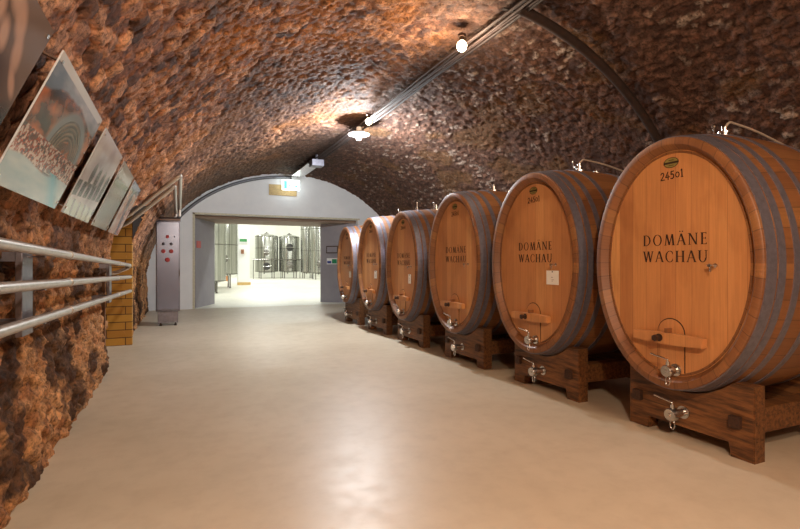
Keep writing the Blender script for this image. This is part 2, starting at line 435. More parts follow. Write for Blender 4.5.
GL['2'] = (.72, pl([(.08,.78),(.2,.97),(.42,.97),(.52,.75),(.42,.5),(.06,.03),(.6,.03)]))
GL['4'] = (.74, pl([(.42,1),(.06,.32),(.64,.32)]) + pl([(.42,.6),(.42,0)]))
GL['5'] = (.70, pl([(.52,.97),(.16,.97),(.12,.57),(.36,.62),(.52,.42),(.48,.14),(.28,.02),(.06,.08)]))
GL['0'] = (.74, ring(.34,.4,(.30,.38),(.19,.27),0,360,18))
GL['l'] = (.5, pl([(.12,.86),(.24,1),(.24,0)]) + pl([(.1,.0),(.38,.0)], .08))
def text(bm, s, h, width, u0, v0, x=0.0, th=.0015):
    """centred at u0, baseline v0, front at local x; u -> -y"""
    tw = sum(GL[c][0] for c in s); tr = (width/h - tw)/max(1,len(s)-1); sc = h; cu = u0-width/2
    for c in s:
        w, polys = GL[c]
        for k, p in enumerate(polys):
            e = .00012*(k % 5)
            prism(bm, [(cu+a*sc, v0+b*sc) for a,b in p], lambda u,v,d: (d,-u,v), x, x-th-e)
        cu += (w+tr)*sc
    return bm

# ------------------------------------------------------------ casks
L = 1.36
def surf(W, H, x, off=0, bul=.065):
    k = bul*(1-((x-L/2)/(L/2))**2)
    return W/2+k+off, H/2+k+off
def ell(bm, x, a, b, n=112):
    return [bm.verts.new((x, a*math.cos(2*PI*k/n), b*math.sin(2*PI*k/n))) for k in range(n)]
def skin(bm, rings, closed=False):
    n = len(rings[0]); m = len(rings)
    for i in range(m if closed else m-1):
        p, q = rings[i], rings[(i+1)%m]
        for k in range(n): bm.faces.new((p[k], p[(k+1)%n], q[(k+1)%n], q[k]))
def band(W, H, x0, x1, th=.006):
    bm = B(); R = []
    for x in (x0, (x0+x1)/2, x1): R.append(ell(bm, x, *surf(W,H,x,th)))
    for x in (x1, x0): R.append(ell(bm, x, *surf(W,H,x,-.004)))
    skin(bm, R, True); return bm
def tap(parent, x, y, z, ln, flange=True, label=None, s=1.0):
    """a valve reaching out to -x from (x,y,z)"""
    bm = B()
    lathe(bm, [(.001,0),(.046*s,0),(.046*s,-.012),(.028*s,-.014),(.028*s,-ln*.55),(.036*s,-ln*.57),(.036*s,-ln*.66),(.046*s,-ln*.68),(.046*s,-ln*.92),(.040*s,-ln),(.012*s,-ln),(.010*s,-ln-.006),(.001,-ln-.006)], (x,y,z), 'x', 28)
    t = obj('tap', bm, STEEL, parent, True)
    bm = B(); xs = x-ln*.78
    tube(bm, arc_pts([(xs,y,z+.035*s),(xs,y,z+.085*s),(xs-.03,y+.125*s,z+.115*s)], .012), .007*s, 10)
    lathe(bm, [(.001,0),(.014*s,0),(.014*s,.03*s),(.001,.03*s)], (xs,y,z+.04*s), 'z', 12)
    obj('tap_handle', bm, STEEL, t, True)
    bm = B(); pts = [(xs, y-.018*math.sin(2*PI*k/16)*s, z-.075*s+.032*math.cos(2*PI*k/16)*s) for k in range(17)]
    tube(bm, pts, .003*s, 6, False)
    obj('pull_ring', bm, STEEL, t, True)
    return t
def make_cask(loc, W, H, label, note=None, fitting=0, hose=0):
    t = thing('oval_wine_cask', label, 'barrel', loc, 0, 'oval oak casks in a row')
    # staves
    bm = B(); R = []
    ti = .082
    R.append(ell(bm, .062, W/2-ti-.006, H/2-ti-.006)); R.append(ell(bm, .008, W/2-.055, H/2-.055)); R.append(ell(bm, 0, W/2-.048, H/2-.048))
    R.append(ell(bm, 0, W/2-.008, H/2-.008)); R.append(ell(bm, .006, W/2, H/2))
    for k in range(1, 20): x = L*k/20; R.append(ell(bm, x, *surf(W,H,x)))
    R.append(ell(bm, L-.006, W/2, H/2)); R.append(ell(bm, L, W/2-.01, H/2-.01)); R.append(ell(bm, L, W/2-.055, H/2-.055)); R.append(ell(bm, L-.062, W/2-ti, H/2-ti))
    skin(bm, R); obj('staves', bm, OAKS, t, True)
    hx = .055; ha, hb = W/2-ti-.002, H/2-ti-.002
    for nm, x0, x1 in (('head', hx, hx+.04), ('rear_head', L-.095, L-.055)):
        bm = B(); a = ell(bm, x0, ha, hb); b = ell(bm, x1, ha, hb); bm.faces.new(a); bm.faces.new(b[::-1]); skin(bm, [a,b]); obj(nm, bm, OAKH, t)
    # raised oval field inside a darker margin groove
    bm = B(); R = [ell(bm, hx-.0005, ha-.004, hb-.004), ell(bm, hx-.006, ha-.006, hb-.006), ell(bm, hx-.006, ha-.020, hb-.020), ell(bm, hx-.0005, ha-.022, hb-.022)]
    skin(bm, R, True); obj('head_rim', bm, OAKS, t, True)
    for x0, x1 in ((.020,.094),(.112,.166),(.238,.288),(.420,.468)):
        obj('hoop', band(W,H,x0,x1), HOOP, t, True); obj('hoop', band(W,H,L-x1,L-x0), HOOP, t, True)
    k = H/1.80
    bm = B(); text(bm, 'DOMÄNE', .081*k, .505*k, .018, .130*k, hx-.0002)
    obj('lettering', bm, INK, t)
    bm = B(); text(bm, 'WACHAU', .081*k, .505*k, .018, .008*k, hx-.0002)
    obj('lettering', bm, INK, t)
    bm = B(); text(bm, '2450l', .055*k, .185*k, .028, .612*k, hx-.0002)
    o = obj('capacity_mark', bm, INK, t); o.rotation_euler = (math.radians(-2),0,0)
    # emblem
    ez = .73*k
    bm = B(); prism(bm, [(.058*math.cos(a*PI/16)*k, ez+.036*math.sin(a*PI/16)*k) for a in range(32)], lambda u,v,d: (d,-u,v), hx-.0002, hx-.0015)
    e = obj('emblem', bm, GREEN, t)
    bm = B()
    for p in ring(0, ez, (.060*k,.038*k), (.056*k,.034*k), 0, 360, 32) + [bar(-.058*k,.058*k,ez-.008*k,ez+.006*k), bar(-.02*k,.02*k,ez+.016*k,ez+.02*k), bar(-.02*k,.02*k,ez-.022*k,ez-.018*k)]:
        prism(bm, p, lambda u,v,d: (d,-u,v), hx-.0016, hx-.0026)
    obj('emblem_print', bm, INK, e)
    # manhole door with crossbar
    zt, hw = -.40*k, .108*k; zb = -hb*.965
    arcp = [(hw*math.cos(a), zt-hw+hw*math.sin(a)) for a in [PI*i/20 for i in range(21)]]
    bm = B(); g = .006
    outer = arcp + [(-hw,zb),(hw,zb)]
    # ring groove line (dark joint) and inner raised door
    prism(bm, [(u*1.015,v+(.002 if v > zb+.01 else 0)) for u,v in outer], lambda u,v,d: (d,-u,v), hx-.0002, hx-.0018); obj('door_joint', bm, INK, t)
    bm = B(); inner = [((hw-g)*math.cos(a), zt-hw+(hw-g)*math.sin(a)) for a in [PI*i/20 for i in range(21)]] + [(-hw+g,zb+.002),(hw-g,zb+.002)]
    prism(bm, inner, lambda u,v,d: (d,-u,v), hx-.0002, hx-.007)
    obj('hatch_door', bm, OAKH, t)
    zc = -.545*k; hl = .275*k
    bm = B()
    poly = [(-hl,-.030),(-hl,.034),(-.10,.042),(.10,.042),(hl,.034),(hl,-.030),(.10,-.038),(-.10,-.038)]
    prism(bm, [(u,zc+v*k) for u,v in poly], lambda u,v,d: (d,-u,v), hx-.013, hx-.068)
    bmesh.ops.bevel(bm, geom=list(bm.edges), offset=.004, segments=2, affect='EDGES')
    cb = obj('crossbar', bm, OAKH, t)
    bm = B(); lathe(bm, [(.001,0),(.018,0),(.018,-.035),(.024,-.037),(.024,-.055),(.001,-.057)], (hx-.067,.045*k,zc+.004), 'x', 6); lathe(bm, [(.028,.0),(.028,-.006)], (hx-.066,.045*k,zc+.004), 'x', 20)
    obj('bolt', bm, BOLT, cb)
    bm = B(); box(bm, hx-.06, hx-.005, -.012, .012, zc+.03*k, zc+.075*k, .002); obj('wedge', bm, OAKS, cb)
    tap(t, hx-.006, -.045*k, -.765*k, .115, s=.95)
    # small tasting cock on the right
    bm = B(); lathe(bm, [(.001,0),(.014,0),(.014,-.008),(.007,-.01),(.007,-.05),(.012,-.052),(.012,-.07),(.001,-.07)], (hx,-.325*k,-.015), 'x', 14)
    tube(bm, [(hx-.058,-.325*k,-.015),(hx-.058,-.325*k,-.055)], .005, 8); tube(bm, [(hx-.058,-.300*k,-.012),(hx-.058,-.36*k,-.012)], .004, 8)
    obj('tasting_cock', bm, STEEL, t, True)
    # bung on top
    top = surf(W,H,L/2)[1]
    bm = B(); lathe(bm, [(.001,-.01),(.085,-.01),(.085,.012),(.06,.018),(.035,.02),(.035,.04),(.05,.042),(.05,.055),(.022,.06),(.022,.09),(.001,.092)], (L/2-.02,0,top), 'z', 28)
    bg = obj('bung', bm, STEEL, t, True)
    bm = B(); tube(bm, [(L/2-.02,.03,top+.05),(L/2-.02,.08,top+.055),(L/2-.02,.085,top+.11)], .006, 8); lathe(bm, [(.001,0),(.014,.006),(.018,.02),(.012,.034),(.001,.038)], (L/2-.02,.085,top+.10), 'z', 14)
    obj('airlock', bm, STEEL, bg, True)
    bm = B(); lathe(bm, [(.001,-.01),(.06,-.01),(.06,.01),(.03,.014),(.03,.03),(.001,.032)], (L/2+.22,0,surf(W,H,L/2+.22)[1]), 'z', 24); obj('lid_clamp', bm, STEEL, t, True)
    if hose:
        bm = B(); tube(bm, arc_pts([(L/2-.02,0,top+.085),(L/2+.02,-.01,top+.135),(L/2+.35,0,top+.11),(L/2+.95,0,top-.01),(L/2+1.9,-.02,top-.40),(L/2+2.86,-.05,top-.95)], .3, 10), .009, 10)
        obj('hose', bm, HOSE, t, True)
    if fitting:
        bm = B(); tube(bm, [(L/2-.35,.05,surf(W,H,.33)[1]-.01),(L/2-.35,.05,top+.12)], .014, 10); lathe(bm, [(.03,0),(.03,.02)], (L/2-.35,.05,top+.0), 'z', 12)
        obj('vent_pipe', bm, STEEL, t, True)
    return t
XF = 3.20
CASKS = [ (2.44,1.30,1.80,1.295), (3.96,1.30,1.80,1.295), (5.51,1.29,1.80,1.295), (7.13,1.20,1.71,1.25), (8.58,1.19,1.70,1.28), (10.03,1.08,1.60,1.25) ]
LAB = ['largest-looking oval oak wine cask at the right, nearest the camera, with hose on top',
       'second oval oak wine cask from the right, with a square white paper notice',
       'third oval oak wine cask from the right, with no paper on its head',
       'fourth oval oak wine cask from the right, behind the one without paper',
       'fifth oval oak wine cask from the right, second from the grey doorway',
       'smallest oval oak wine cask, farthest back beside the grey doorway']
SLAB = ['heavy timber cradle stand under the cask nearest the camera',
        'timber cradle stand under the second cask from the right',
        'timber cradle stand under the third cask from the right',
        'timber cradle stand under the fourth cask from the right',
        'timber cradle stand under the fifth cask from the right',
        'small timber cradle stand under the farthest cask by the doorway']
def make_stand(cy, W, H, cz, label):
    s = thing('cask_stand', label, 'stand', (XF,cy,0), 0, 'timber stands under the casks')
    hw = .455; top = max(.48, cz-H/2+.10)
    def cradle(name, x0, x1, edge, tenons):
        a, b = surf(W,H,edge,.008)
        hn = hw+.045
        pts = [(-hn,0),(-hn,top)]
        zr = lambda y: cz-b*math.sqrt(max(0,1-(y/a)**2))
        yc = a*math.sqrt(max(0,1-((cz-top)/b)**2)); yc = min(yc, hw-.03)
        n = 18
        for k in range(n+1):
            y = -yc+2*yc*k/n; pts.append((y, min(top, zr(y))))
        pts += [(hw,top),(hw,0),(hw-.17,0),(hw-.175,.10),(-hn+.155,.10),(-hn+.15,0)]
        bm = B(); prism(bm, pts, lambda u,v,d: (d,u,v), x0, x1)
        bmesh.ops.bevel(bm, geom=[e for e in bm.edges if abs(e.verts[0].co.x-e.verts[1].co.x) < 1e-5], offset=.006, segments=2, affect='EDGES')
        o = obj(name, bm, BEAM, s)
        for y in (-hw+.065, hw-.09):
            bm = B(); xa, xb = ((x0-.035, x0+.003) if tenons < 0 else (x1-.003, x1+.035))
            box(bm, xa, xb, y-.036, y+.036, .205, .285, .006); q = obj('tenon', bm, TENON, o)
            q['label'] = 'dark end-grain tenon'
        return o
    fr = cradle('front_cradle', .165, .285, .225, -1)
    cradle('rear_cradle', L-.285, L-.165, L-.225, 1)
    for y in (-hw+.065, hw-.09):
        bm = B(); box(bm, .283, L-.283, y-.06, y+.06, .16, .33, .006); obj('side_rail', bm, BEAM, s)
    tap(s, .165, -.02, .205, .16, s=1.0)
    return s
for i, (cy, W, H, cz) in enumerate(CASKS):
    make_stand(cy, W, H, cz, SLAB[i])
    make_cask((XF,cy,cz), W, H, LAB[i], fitting=(i == 3), hose=(i in (0,1)))
def notice(i, u, v, w, h, label):
    cy, W, H, cz = CASKS[i]
    bm = B(); n = 6
    for k in range(n):
        u0, u1 = u-w/2+w*k/n, u-w/2+w*(k+1)/n
        q = lambda uu: XF+.055-.004-.006*((uu-u)/(w/2))**2*(.5)
        vs = [bm.verts.new((q(a)-e, cy-a, cz+b)) for e in (0,.0012) for a,b in ((u0,v-h/2),(u1,v-h/2),(u1,v+h/2),(u0,v+h/2))]
        for f4 in ((0,1,2,3),(7,6,5,4),(0,4,5,1),(2,6,7,3),(0,3,7,4),(1,5,6,2)): bm.faces.new([vs[j] for j in f4])
    bmesh.ops.remove_doubles(bm, verts=bm.verts, dist=1e-5)
    o = thing('paper_notice', label, 'notice', (0,0,0), 0, 'paper notices pinned to cask heads')
    obj('sheet', bm, PAPER, o)
    bm = B(); xx = XF+.055-.0058
    for (a,b,c,d) in ((-.02,.0,.022,.006),(-.014,-.022,.03,.004),(-.014,-.035,.02,.004)):
        box(bm, xx-.0012, xx, cy-u-a-c, cy-u-a, cz+v+b, cz+v+b+d)
    obj('print', bm, simple('grey_print', S(150,140,130), .7), o)
    bm = B(); lathe(bm, [(.001,0),(.006,-.002),(.006,-.008),(.001,-.01)], (xx,cy-u,cz+v+h/2-.012), 'x', 10); obj('pin', bm, BOLT, o)
notice(1, .285, -.14, .17, .135, 'square white paper notice pinned to the second cask from the right')
notice(3, .26, -.205, .10, .145, 'white paper slip pinned low on the fourth cask from the right')
notice(4, .26, -.20, .13, .14, 'white paper slip pinned to the fifth cask from the right')
notice(5, .25, -.20, .13, .13, 'white paper slip pinned to the farthest smallest cask')

# ------------------------------------------------------------ photo panels on the leaning left wall
PB, PT = np.array([-.640,1.600]), np.array([-.412,2.118])     # lower and upper edge of the panel row (x,z)
def mixc(a, b, t): t = np.clip(t,0,1)[...,None]; return a*(1-t)+b*t
def pic1(u, v):
    c = mixc(np.ones(u.shape+(3,))*c3(64,58,62), c3(140,122,112), (u-.62)*3+(v-.5)*2+(fbm(u*3,v*3,3,1)-.5))
    for cx,cy,rx,ry,ang in ((.76,.84,.05,.12,.5),(.84,.70,.045,.12,.4),(.66,.92,.06,.12,.7),(.91,.56,.03,.10,.7),(.70,.72,.04,.10,.4),(.60,.80,.05,.10,.4)):
        du, dv = u-cx, v-cy; a = du*math.cos(ang)+dv*math.sin(ang); b = -du*math.sin(ang)+dv*math.cos(ang)
        c = mixc(c, c3(196,166,150), .9*(1.3-((a/rx)**2+(b/ry)**2)*1.1))
    c = mixc(c, c3(30,24,28), (.36-v+.3*(u-.6))*6)
    r = np.hypot((u-.35)*1.6, v+.1); c = mixc(c, mixc(np.ones(u.shape+(3,))*c3(40,38,42), c3(150,146,150), .5+.5*np.sin(r*60)), (.5-r)*12)
    return c
def pic2(u, v):
    sky = mixc(np.ones(u.shape+(3,))*c3(120,132,146), c3(196,196,200), (v-.7)*3+ (fbm(u*3,v*6,4,5)-.5)*2)
    c = sky
    hill = .86-.35*(u-.55)**2+.10*(fbm(u*4,u*0,4,6)-.5)
    bare = np.clip(fbm(u*9,v*9,5,7)*2-.5,0,1)
    land = mixc(np.ones(u.shape+(3,))*c3(64,46,38), c3(206,132,84), bare)
    c = mixc(c, land, (hill-v)*40)
    r = np.hypot((u-.62)*1.25,(v-.42)*1.0); riv = np.exp(-((r-.36)/.05)**2)*(v>.36)
    c = mixc(c, c3(150,156,160), riv*1.2)
    terr = (np.abs(r-.24)<.09)&(v>.3); c = mixc(c, mixc(np.ones(u.shape+(3,))*c3(70,72,70), c3(160,150,136), .5+.5*np.sin(r*150)), terr*.75)
    town = (v < .46)&(v > .24); tw = np.clip((fbm(u*60,v*46,2,3)-.5)*2.2+.5,0,1)
    tc = mixc(np.ones(u.shape+(3,))*c3(176,86,54), c3(220,206,196), (tw>.6)*1.); tc = mixc(tc, c3(60,56,54), (tw<.25)*.8)
    c = mixc(c, tc, town*.85)
    wat = mixc(np.ones(u.shape+(3,))*c3(150,170,176), c3(200,206,206), fbm(u*3,v*8,4,9)*1.3-.2)
    c = mixc(c, wat, (.25-v+.02*np.sin(u*9))*60)
    c = mixc(c, c3(60,160,184), np.exp(-((u-.72-(.2-v)*.9)/.10)**2)*(v<.27)*.9)
    return mixc(c, c3(214,214,214), (v>.93)*1.)  # pale top strip: a bright reflection painted into the print colour
def pic3(u, v):
    c = mixc(np.ones(u.shape+(3,))*c3(214,206,204), c3(160,140,150), fbm(u*3,v*3,3,11)*1.5-.5)
    c = mixc(c, c3(70,54,54), ((np.abs(v-.30-.1*u)<.09)&(np.mod(u*6,1)<.7))*.9)
    for k in range(4): c = mixc(c, c3(84,52,48), 1.5-(((u-.3-.2*k)/.07)**2+((v-.52)/.16)**2)*1.4)
    c = mixc(c, c3(190,196,180), (.2-v)*20); c = mixc(c, c3(92,74,74), ((np.mod(u*5+v*2,1)<.3)&(v<.18))*.8)
    return c
def pic4(u, v):
    c = mixc(np.ones(u.shape+(3,))*c3(108,92,66), c3(176,156,120), fbm(u*5,v*9,5,13)*2-.6)
    c = mixc(c, c3(70,60,46), (np.sin((u*1.4+v)*26)>.4)*(v<.55)*.5)
    return mixc(c, c3(190,182,170), (v-.78+.1*fbm(u*5,v*0,3,14))*14)
def pic5(u, v):
    c = mixc(np.ones(u.shape+(3,))*c3(186,128,92), c3(224,206,190), fbm(u*2.2,v*3,4,15)*2-.5)
    c = mixc(c, c3(60,46,50), 1.3-((u-.5+.35*(v-.5))/.12)**2*1.2)
    return mixc(c, c3(120,120,150), (v-.8)*8)
def panel_mat():
    m = M('photo_print'); m.set(Roughness=.12); m.b.inputs['Specular IOR Level'].default_value = .16
    
    at = m.n('ShaderNodeAttribute', attribute_name='Col'); m.col(at.outputs['Color']); return m.m
PM = panel_mat(); EDGE = simple('panel_edge', S(200,200,205), .25, .2)
up = np.array([PT[0]-PB[0], 0, PT[1]-PB[1]]); H_ = np.linalg.norm(up); upn = up/H_
nrm = np.array([upn[2], 0, -upn[0]])
def panel(y0, y1, fn, label, nu=230, nv=140):
    t = thing('photo_panel', label, 'picture', (0,0,0), 0, 'photo panels on the left wall')
    U, V = np.meshgrid(np.linspace(0,1,nu), np.linspace(0,1,nv), indexing='ij')
    p0 = np.array([PB[0], y0, PB[1]])
    co = p0 + U[...,None]*np.array([0,y1-y0,0]) + V[...,None]*up + nrm*.007
    q = []
    I, J = np.meshgrid(np.arange(nu-1), np.arange(nv-1), indexing='ij')
    q = np.stack([I*nv+J, (I+1)*nv+J, (I+1)*nv+J+1, I*nv+J+1], -1).reshape(-1,4)
    me = bpy.data.meshes.new('print'); me.from_pydata(co.reshape(-1,3).tolist(), [], q.tolist()); me.update()
    cc = (np.clip(fn(U,V),0,1)**1.25*.85).reshape(-1,3); at = me.color_attributes.new('Col','FLOAT_COLOR','POINT')
    at.data.foreach_set('color', np.concatenate([cc,np.ones((len(cc),1))],1).ravel())
    me.materials.append(PM); o = bpy.data.objects.new('print', me); C.objects.link(o); o.parent = t
    bm = B(); f = lambda u,v,d: tuple(np.array([PB[0],0,PB[1]])+np.array([0,u,0])+upn*v+nrm*d)
    prism(bm, [(y0,0),(y1,0),(y1,H_),(y0,H_)], f, 0, .0065); obj('backing_plate', bm, EDGE, t)
    for u in (y0+.035, y1-.035):
        for v in (.035, H_-.035):
            bm = B(); prism(bm, [(u+.008*math.cos(a*PI/6), v+.008*math.sin(a*PI/6)) for a in range(12)], f, -.07, .012); obj('standoff', bm, STEEL, t)
panel(1.08, 2.08, pic1, 'glossy photo panel of hands and dark buckets, nearest the camera at top left')
panel(2.25, 3.26, pic2, 'glossy photo panel of a river bend with a red-roofed town')
panel(3.44, 4.34, pic3, 'pale glossy photo panel between the river view and the olive-brown one')
panel(4.51, 5.34, pic4, 'olive-brown glossy photo panel, fourth along the left wall')
panel(5.50, 6.25, pic5, 'narrow-looking orange glossy photo panel farthest along the left wall')

# ------------------------------------------------------------ wine pipes along left wall
def wpipe(dz0, dz1, yend, label, hook=False, r=.023):
    t = thing('steel_pipe', label, 'pipe', (0,0,0), 0, 'sloping steel pipes on the left wall')
    X = -.60; z0, z1 = dz0, dz1
    zz = lambda y: z0+(z1-z0)*(y-1.23)/(7.34-1.23)
    bm = B(); pts = [(X,-1.0,zz(-1.0)),(X,yend,zz(yend))]
    if hook: pts = arc_pts(pts+[(X-.02,yend+.10,zz(yend)-.03),(X-.16,yend-.12,zz(yend)-.10),(X-.5,yend-.2,zz(yend)-.12)], .07, 8)
    tube(bm, pts, r, 20); obj('tube', bm, PIPE, t, True)
    for y in (.9, 3.45, 6.0):
        bm = B(); tube(bm, [(X,y-.02,zz(y-.02)),(X,y+.02,zz(y+.02))], r+.004, 20); obj('coupling', bm, PIPE, t, True)
    return zz
zzs = [wpipe(1.39,1.262,7.3,'topmost of the three sloping steel pipes, bent back at its far end',True),
       wpipe(1.225,1.11,7.35,'middle of the three sloping steel pipes along the left wall'),
       wpipe(1.07,.925,7.35,'lowest of the three sloping steel pipes along the left wall')]
for y, lb in ((2.9,'grey metal bracket behind the steel pipes, nearest the camera'), (6.0,'grey metal bracket behind the steel pipes near the brick jamb')):
    t = thing('pipe_bracket', lb, 'bracket', (0,0,0), 0, 'brackets of the steel pipes')
    bm = B(); box(bm, -.70, -.672, y-.09, y+.09, zzs[2](y)-.08, zzs[0](y)+.02, .003); obj('plate', bm, DSTEEL, t)
    for s in (-.07,.07):
        for q in (zzs[2](y)-.05, zzs[0](y)-.05):
            bm = B(); box(bm, -.84, -.70, y+s-.012, y+s+.012, q, q+.045); obj('wall_anchor', bm, DSTEEL, t)
    for q in zzs:
        bm = B(); box(bm, -.674, -.60, y-.015, y+.015, q(y)-.030, q(y)-.022); obj('arm', bm, DSTEEL, t)

# ------------------------------------------------------------ control cabinet
CY = 11.1
t = thing('control_cabinet', 'tall narrow stainless steel control cabinet with red push buttons', 'cabinet', (-.225,CY,0))
bm = B(); box(bm, -.225,.225, 0,.35, .30,2.17, .012); obj('body', bm, DSTEEL, t, True)
bm = B(); box(bm, -.19,.19, .03,.32, .06,.295, .006); obj('plinth', bm, DSTEEL, t)
for sx in (-.14,.14):
    for sy in (.08,.27):
        bm = B(); lathe(bm, [(.03,0),(.03,.012),(.012,.016),(.012,.065)], (sx,sy,0), 'z', 12); obj('foot', bm, BOLT, t)
bm = B(); prism(bm, [(-.02,2.165),(.37,2.165),(.37,2.26),(-.02,2.19)], lambda u,v,d: (d,u,v), -.235, .235); obj('top_hood', bm, simple('hood_steel', S(120,100,92), .4, .6), t)
bm = B(); box(bm, -.205,.205, -.010,.002, .34,2.13, .004); dr = obj('door', bm, STEEL if False else simple('brushed_door', S(126,132,152), .26, .8, 6, .06), t)
RED = simple('button_red', S(150,22,26), .35); DKB = simple('button_dark', S(40,34,44), .4)
def px2(dx, z, r, m, nm):
    bm = B(); lathe(bm, [(.001,0),(r*1.35,0),(r*1.35,-.008),(r,-.010),(r,-.028),(r*.8,-.034),(.001,-.034)], (dx,-.010,z), 'y', 20); o = obj(nm, bm, m, dr, True)
px2(-.01,1.83,.024,RED,'push_button'); px2(-.085,1.68,.022,DKB,'push_button'); px2(.06,1.68,.022,DKB,'push_button')
px2(-.085,1.53,.030,RED,'push_button'); px2(.06,1.53,.030,RED,'push_button'); px2(-.01,1.355,.034,RED,'stop_button')
px2(.12,1.83,.012,DKB,'key_switch')
bm = B(); tube(bm, [(.215,-.02,1.15),(.215,-.02,1.02)], .008, 8); obj('latch', bm, BOLT, dr)
# pipes over the cabinet
def bentpipe(pts, r, label):
    t = tag(obj('bent_pipe', tube(B(), arc_pts(pts,.05,6), r, 14), PIPE, None, True), label, 'pipe', 'bent steel pipes above the cabinet')
bentpipe([(-.86,7.70,1.86),(-.66,7.62,1.93),(0,7.4,2.50),(-.005,11.22,2.44),(-.005,11.22,2.262)], .032, 'outer bent steel pipe rising to the higher corner above the cabinet')
bentpipe([(-.86,7.78,1.76),(-.66,7.70,1.84),(-.07,7.5,2.36),(-.075,11.20,2.34),(-.075,11.20,2.255)], .028, 'inner bent steel pipe with the lower corner, ending on top of the cabinet')

# ------------------------------------------------------------ overhead cables, lamps, signs
def vz(x): return EZ+EB*math.sqrt(1-((x-EX)/EA)**2)
offs = [(-.06,.012,CABLE,'leftmost'),(-.02,.009,CABLE2,'second from left'),(.02,.013,CABLE,'middle'),(.065,.009,CABLE,'second from right'),(.11,.014,CABLE2,'rightmost')]
for dx, r, m, w in offs:
    pts = [(3.09+dx+.008*math.sin(y*1.3+dx*40), y, vz(3.1)-.105+.008*math.sin(y*2.1+dx*70)) for y in np.arange(-4, 14.75, .35)]
    tag(obj('overhead_cable', tube(B(), pts, r, 8), m, None, True), f'{w} of the five thin conduits running along the vault crown', 'cable', 'conduits along the vault crown')
for y in (1.6, 4.1, 6.6, 9.1):
    bm = B(); box(bm, 2.98, 3.25, y-.02, y+.02, vz(3.1)-.085, vz(3.1)-.07); box(bm, 3.10, 3.13, y-.012, y+.012, vz(3.1)-.08, vz(3.1)+.04)
    tag(obj('cable_clip', bm, CABLE2), 'thin metal strap holding the crown conduits to the vault', 'clip', 'conduit straps')
bm = B(); box(bm, 2.92,3.22, 11.7,12.0, 3.66,3.82, .01); lathe(bm, [(.04,0),(.04,.15)], (3.07,11.85,3.8), 'z', 10)
tag(obj('junction_box', bm, DSTEEL), 'grey junction box under the crown conduits near the end wall', 'junction box')
# tray of conduit from the last stretch to the sign
bm = B(); box(bm, 2.93,3.27, 12.2,14.1, 3.79,3.815); box(bm, 2.93,2.945, 12.2,14.1, 3.8,3.84); box(bm, 3.255,3.27, 12.2,14.1, 3.8,3.84)
tag(obj('cable_tray', bm, STEEL), 'pale metal cable tray on the vault crown in front of the exit sign', 'cable tray')
# dark ribbed duct round the vault
pts = []
for k in range(26):
    u = k/25; x = 3.12+u*3.35; y = 4.02+.55*u; a = 1-((x-EX)/EA)**2
    n = Vector(((x-EX)/EA**2, 0, (vz(x)-EZ)/EB**2)).normalized()
    pts.append((x-n.x*.09, y, vz(x)-n.z*.09))
tag(obj('duct', tube(B(), pts, .052, 16), DARKRUB, None, True), 'thick dark pipe curving over the vault down behind the nearest cask', 'pipe')
# conduit along the arch on the end wall
pts = []
for k in range(24):
    x = -.25+k*(3.0+.25)/23; n = Vector(((x-EX)/EA**2, 0, (vz(x)-EZ)/EB**2)).normalized()
    pts.append((x-n.x*.10, YEND-.09, vz(x)-n.z*.10))
tag(obj('arch_conduit', tube(B(), pts, .045, 12), simple('conduit_grey', S(110,112,118), .4, .5), None, True), 'thick grey conduit following the arch above the white end wall', 'conduit')
# lamps
WARM = (1, .79, .58); COOL = (.90,.96,1)
def plight(loc, col, p, r):
    l = bpy.data.lights.new('lamp_light','POINT'); l.color = col; l.energy = p; l.shadow_soft_size = r
    o = bpy.data.objects.new('lamp_light', l); o.location = loc; C.objects.link(o); return o
def bulb_lamp(x, y, z, label, p, em=40):
    t = thing('vault_lamp', label, 'lamp', (x,y,z), 0, 'warm bulb lamps on the vault crown')
    bm = B(); lathe(bm, [(.001,.0),(.028,.0),(.03,.05),(.045,.055),(.045,.08),(.001,.085)], (0,0,.045), 'z', 16); tube(bm, [(0,0,.12),(0,0,vz(x)-z-.09)], .008, 8); obj('socket', bm, BOLT, t, True)
    bm = B(); lathe(bm, [(.001,-.062),(.03,-.055),(.05,-.03),(.055,0),(.045,.03),(.028,.05),(.001,.052)], (0,0,0), 'z', 20); obj('bulb', bm, emit('warm_bulb', (1,.72,.42,1), em), t, True)
    plight((x,y,z-.14), WARM, p, .05)
bulb_lamp(2.86,4.69,3.71, 'bare glowing warm bulb nearest the camera on the vault crown', 48)
bulb_lamp(2.95,7.88,3.72, 'small warm bulb just behind the white enamel pan lamp', 12, 12)
# unseen lamps behind the viewer; the rear one is added as fill
for x, y, p in ((.50,-.35,230), (1.8,-2.0,185)):
    zl = vz(x)-.3
    t = thing('vault_lamp', 'unseen warm lamp under the vault, behind the viewer', 'lamp', (x,y,zl), 0, 'warm bulb lamps on the vault crown')
    bm = B(); lathe(bm, [(.001,.0),(.03,.05),(.045,.08),(.001,.085)], (0,0,.045), 'z', 16); obj('socket', bm, BOLT, t, True)
    plight((x,y,zl-.14), WARM, p, .08)
t = thing('pan_lamp', 'white enamel pan lamp with bright cool bulb on the vault crown', 'lamp', (3.05,8.67,3.72))
bm = B(); lathe(bm, [(.20,0),(.205,.006),(.12,.05),(.05,.07),(.045,.14),(.001,.14)], (0,0,-.03), 'z', 32); obj('lamp_shade', bm, WHITE, t, True)
bm = B(); lathe(bm, [(.001,-.10),(.04,-.09),(.05,-.05),(.045,0),(.001,.0)], (0,0,-.03), 'z', 20); obj('bulb', bm, emit('cool_bulb', (.95,.98,1,1), 40), t, True)
plight((3.05,8.67,3.575), COOL, 440, .10)
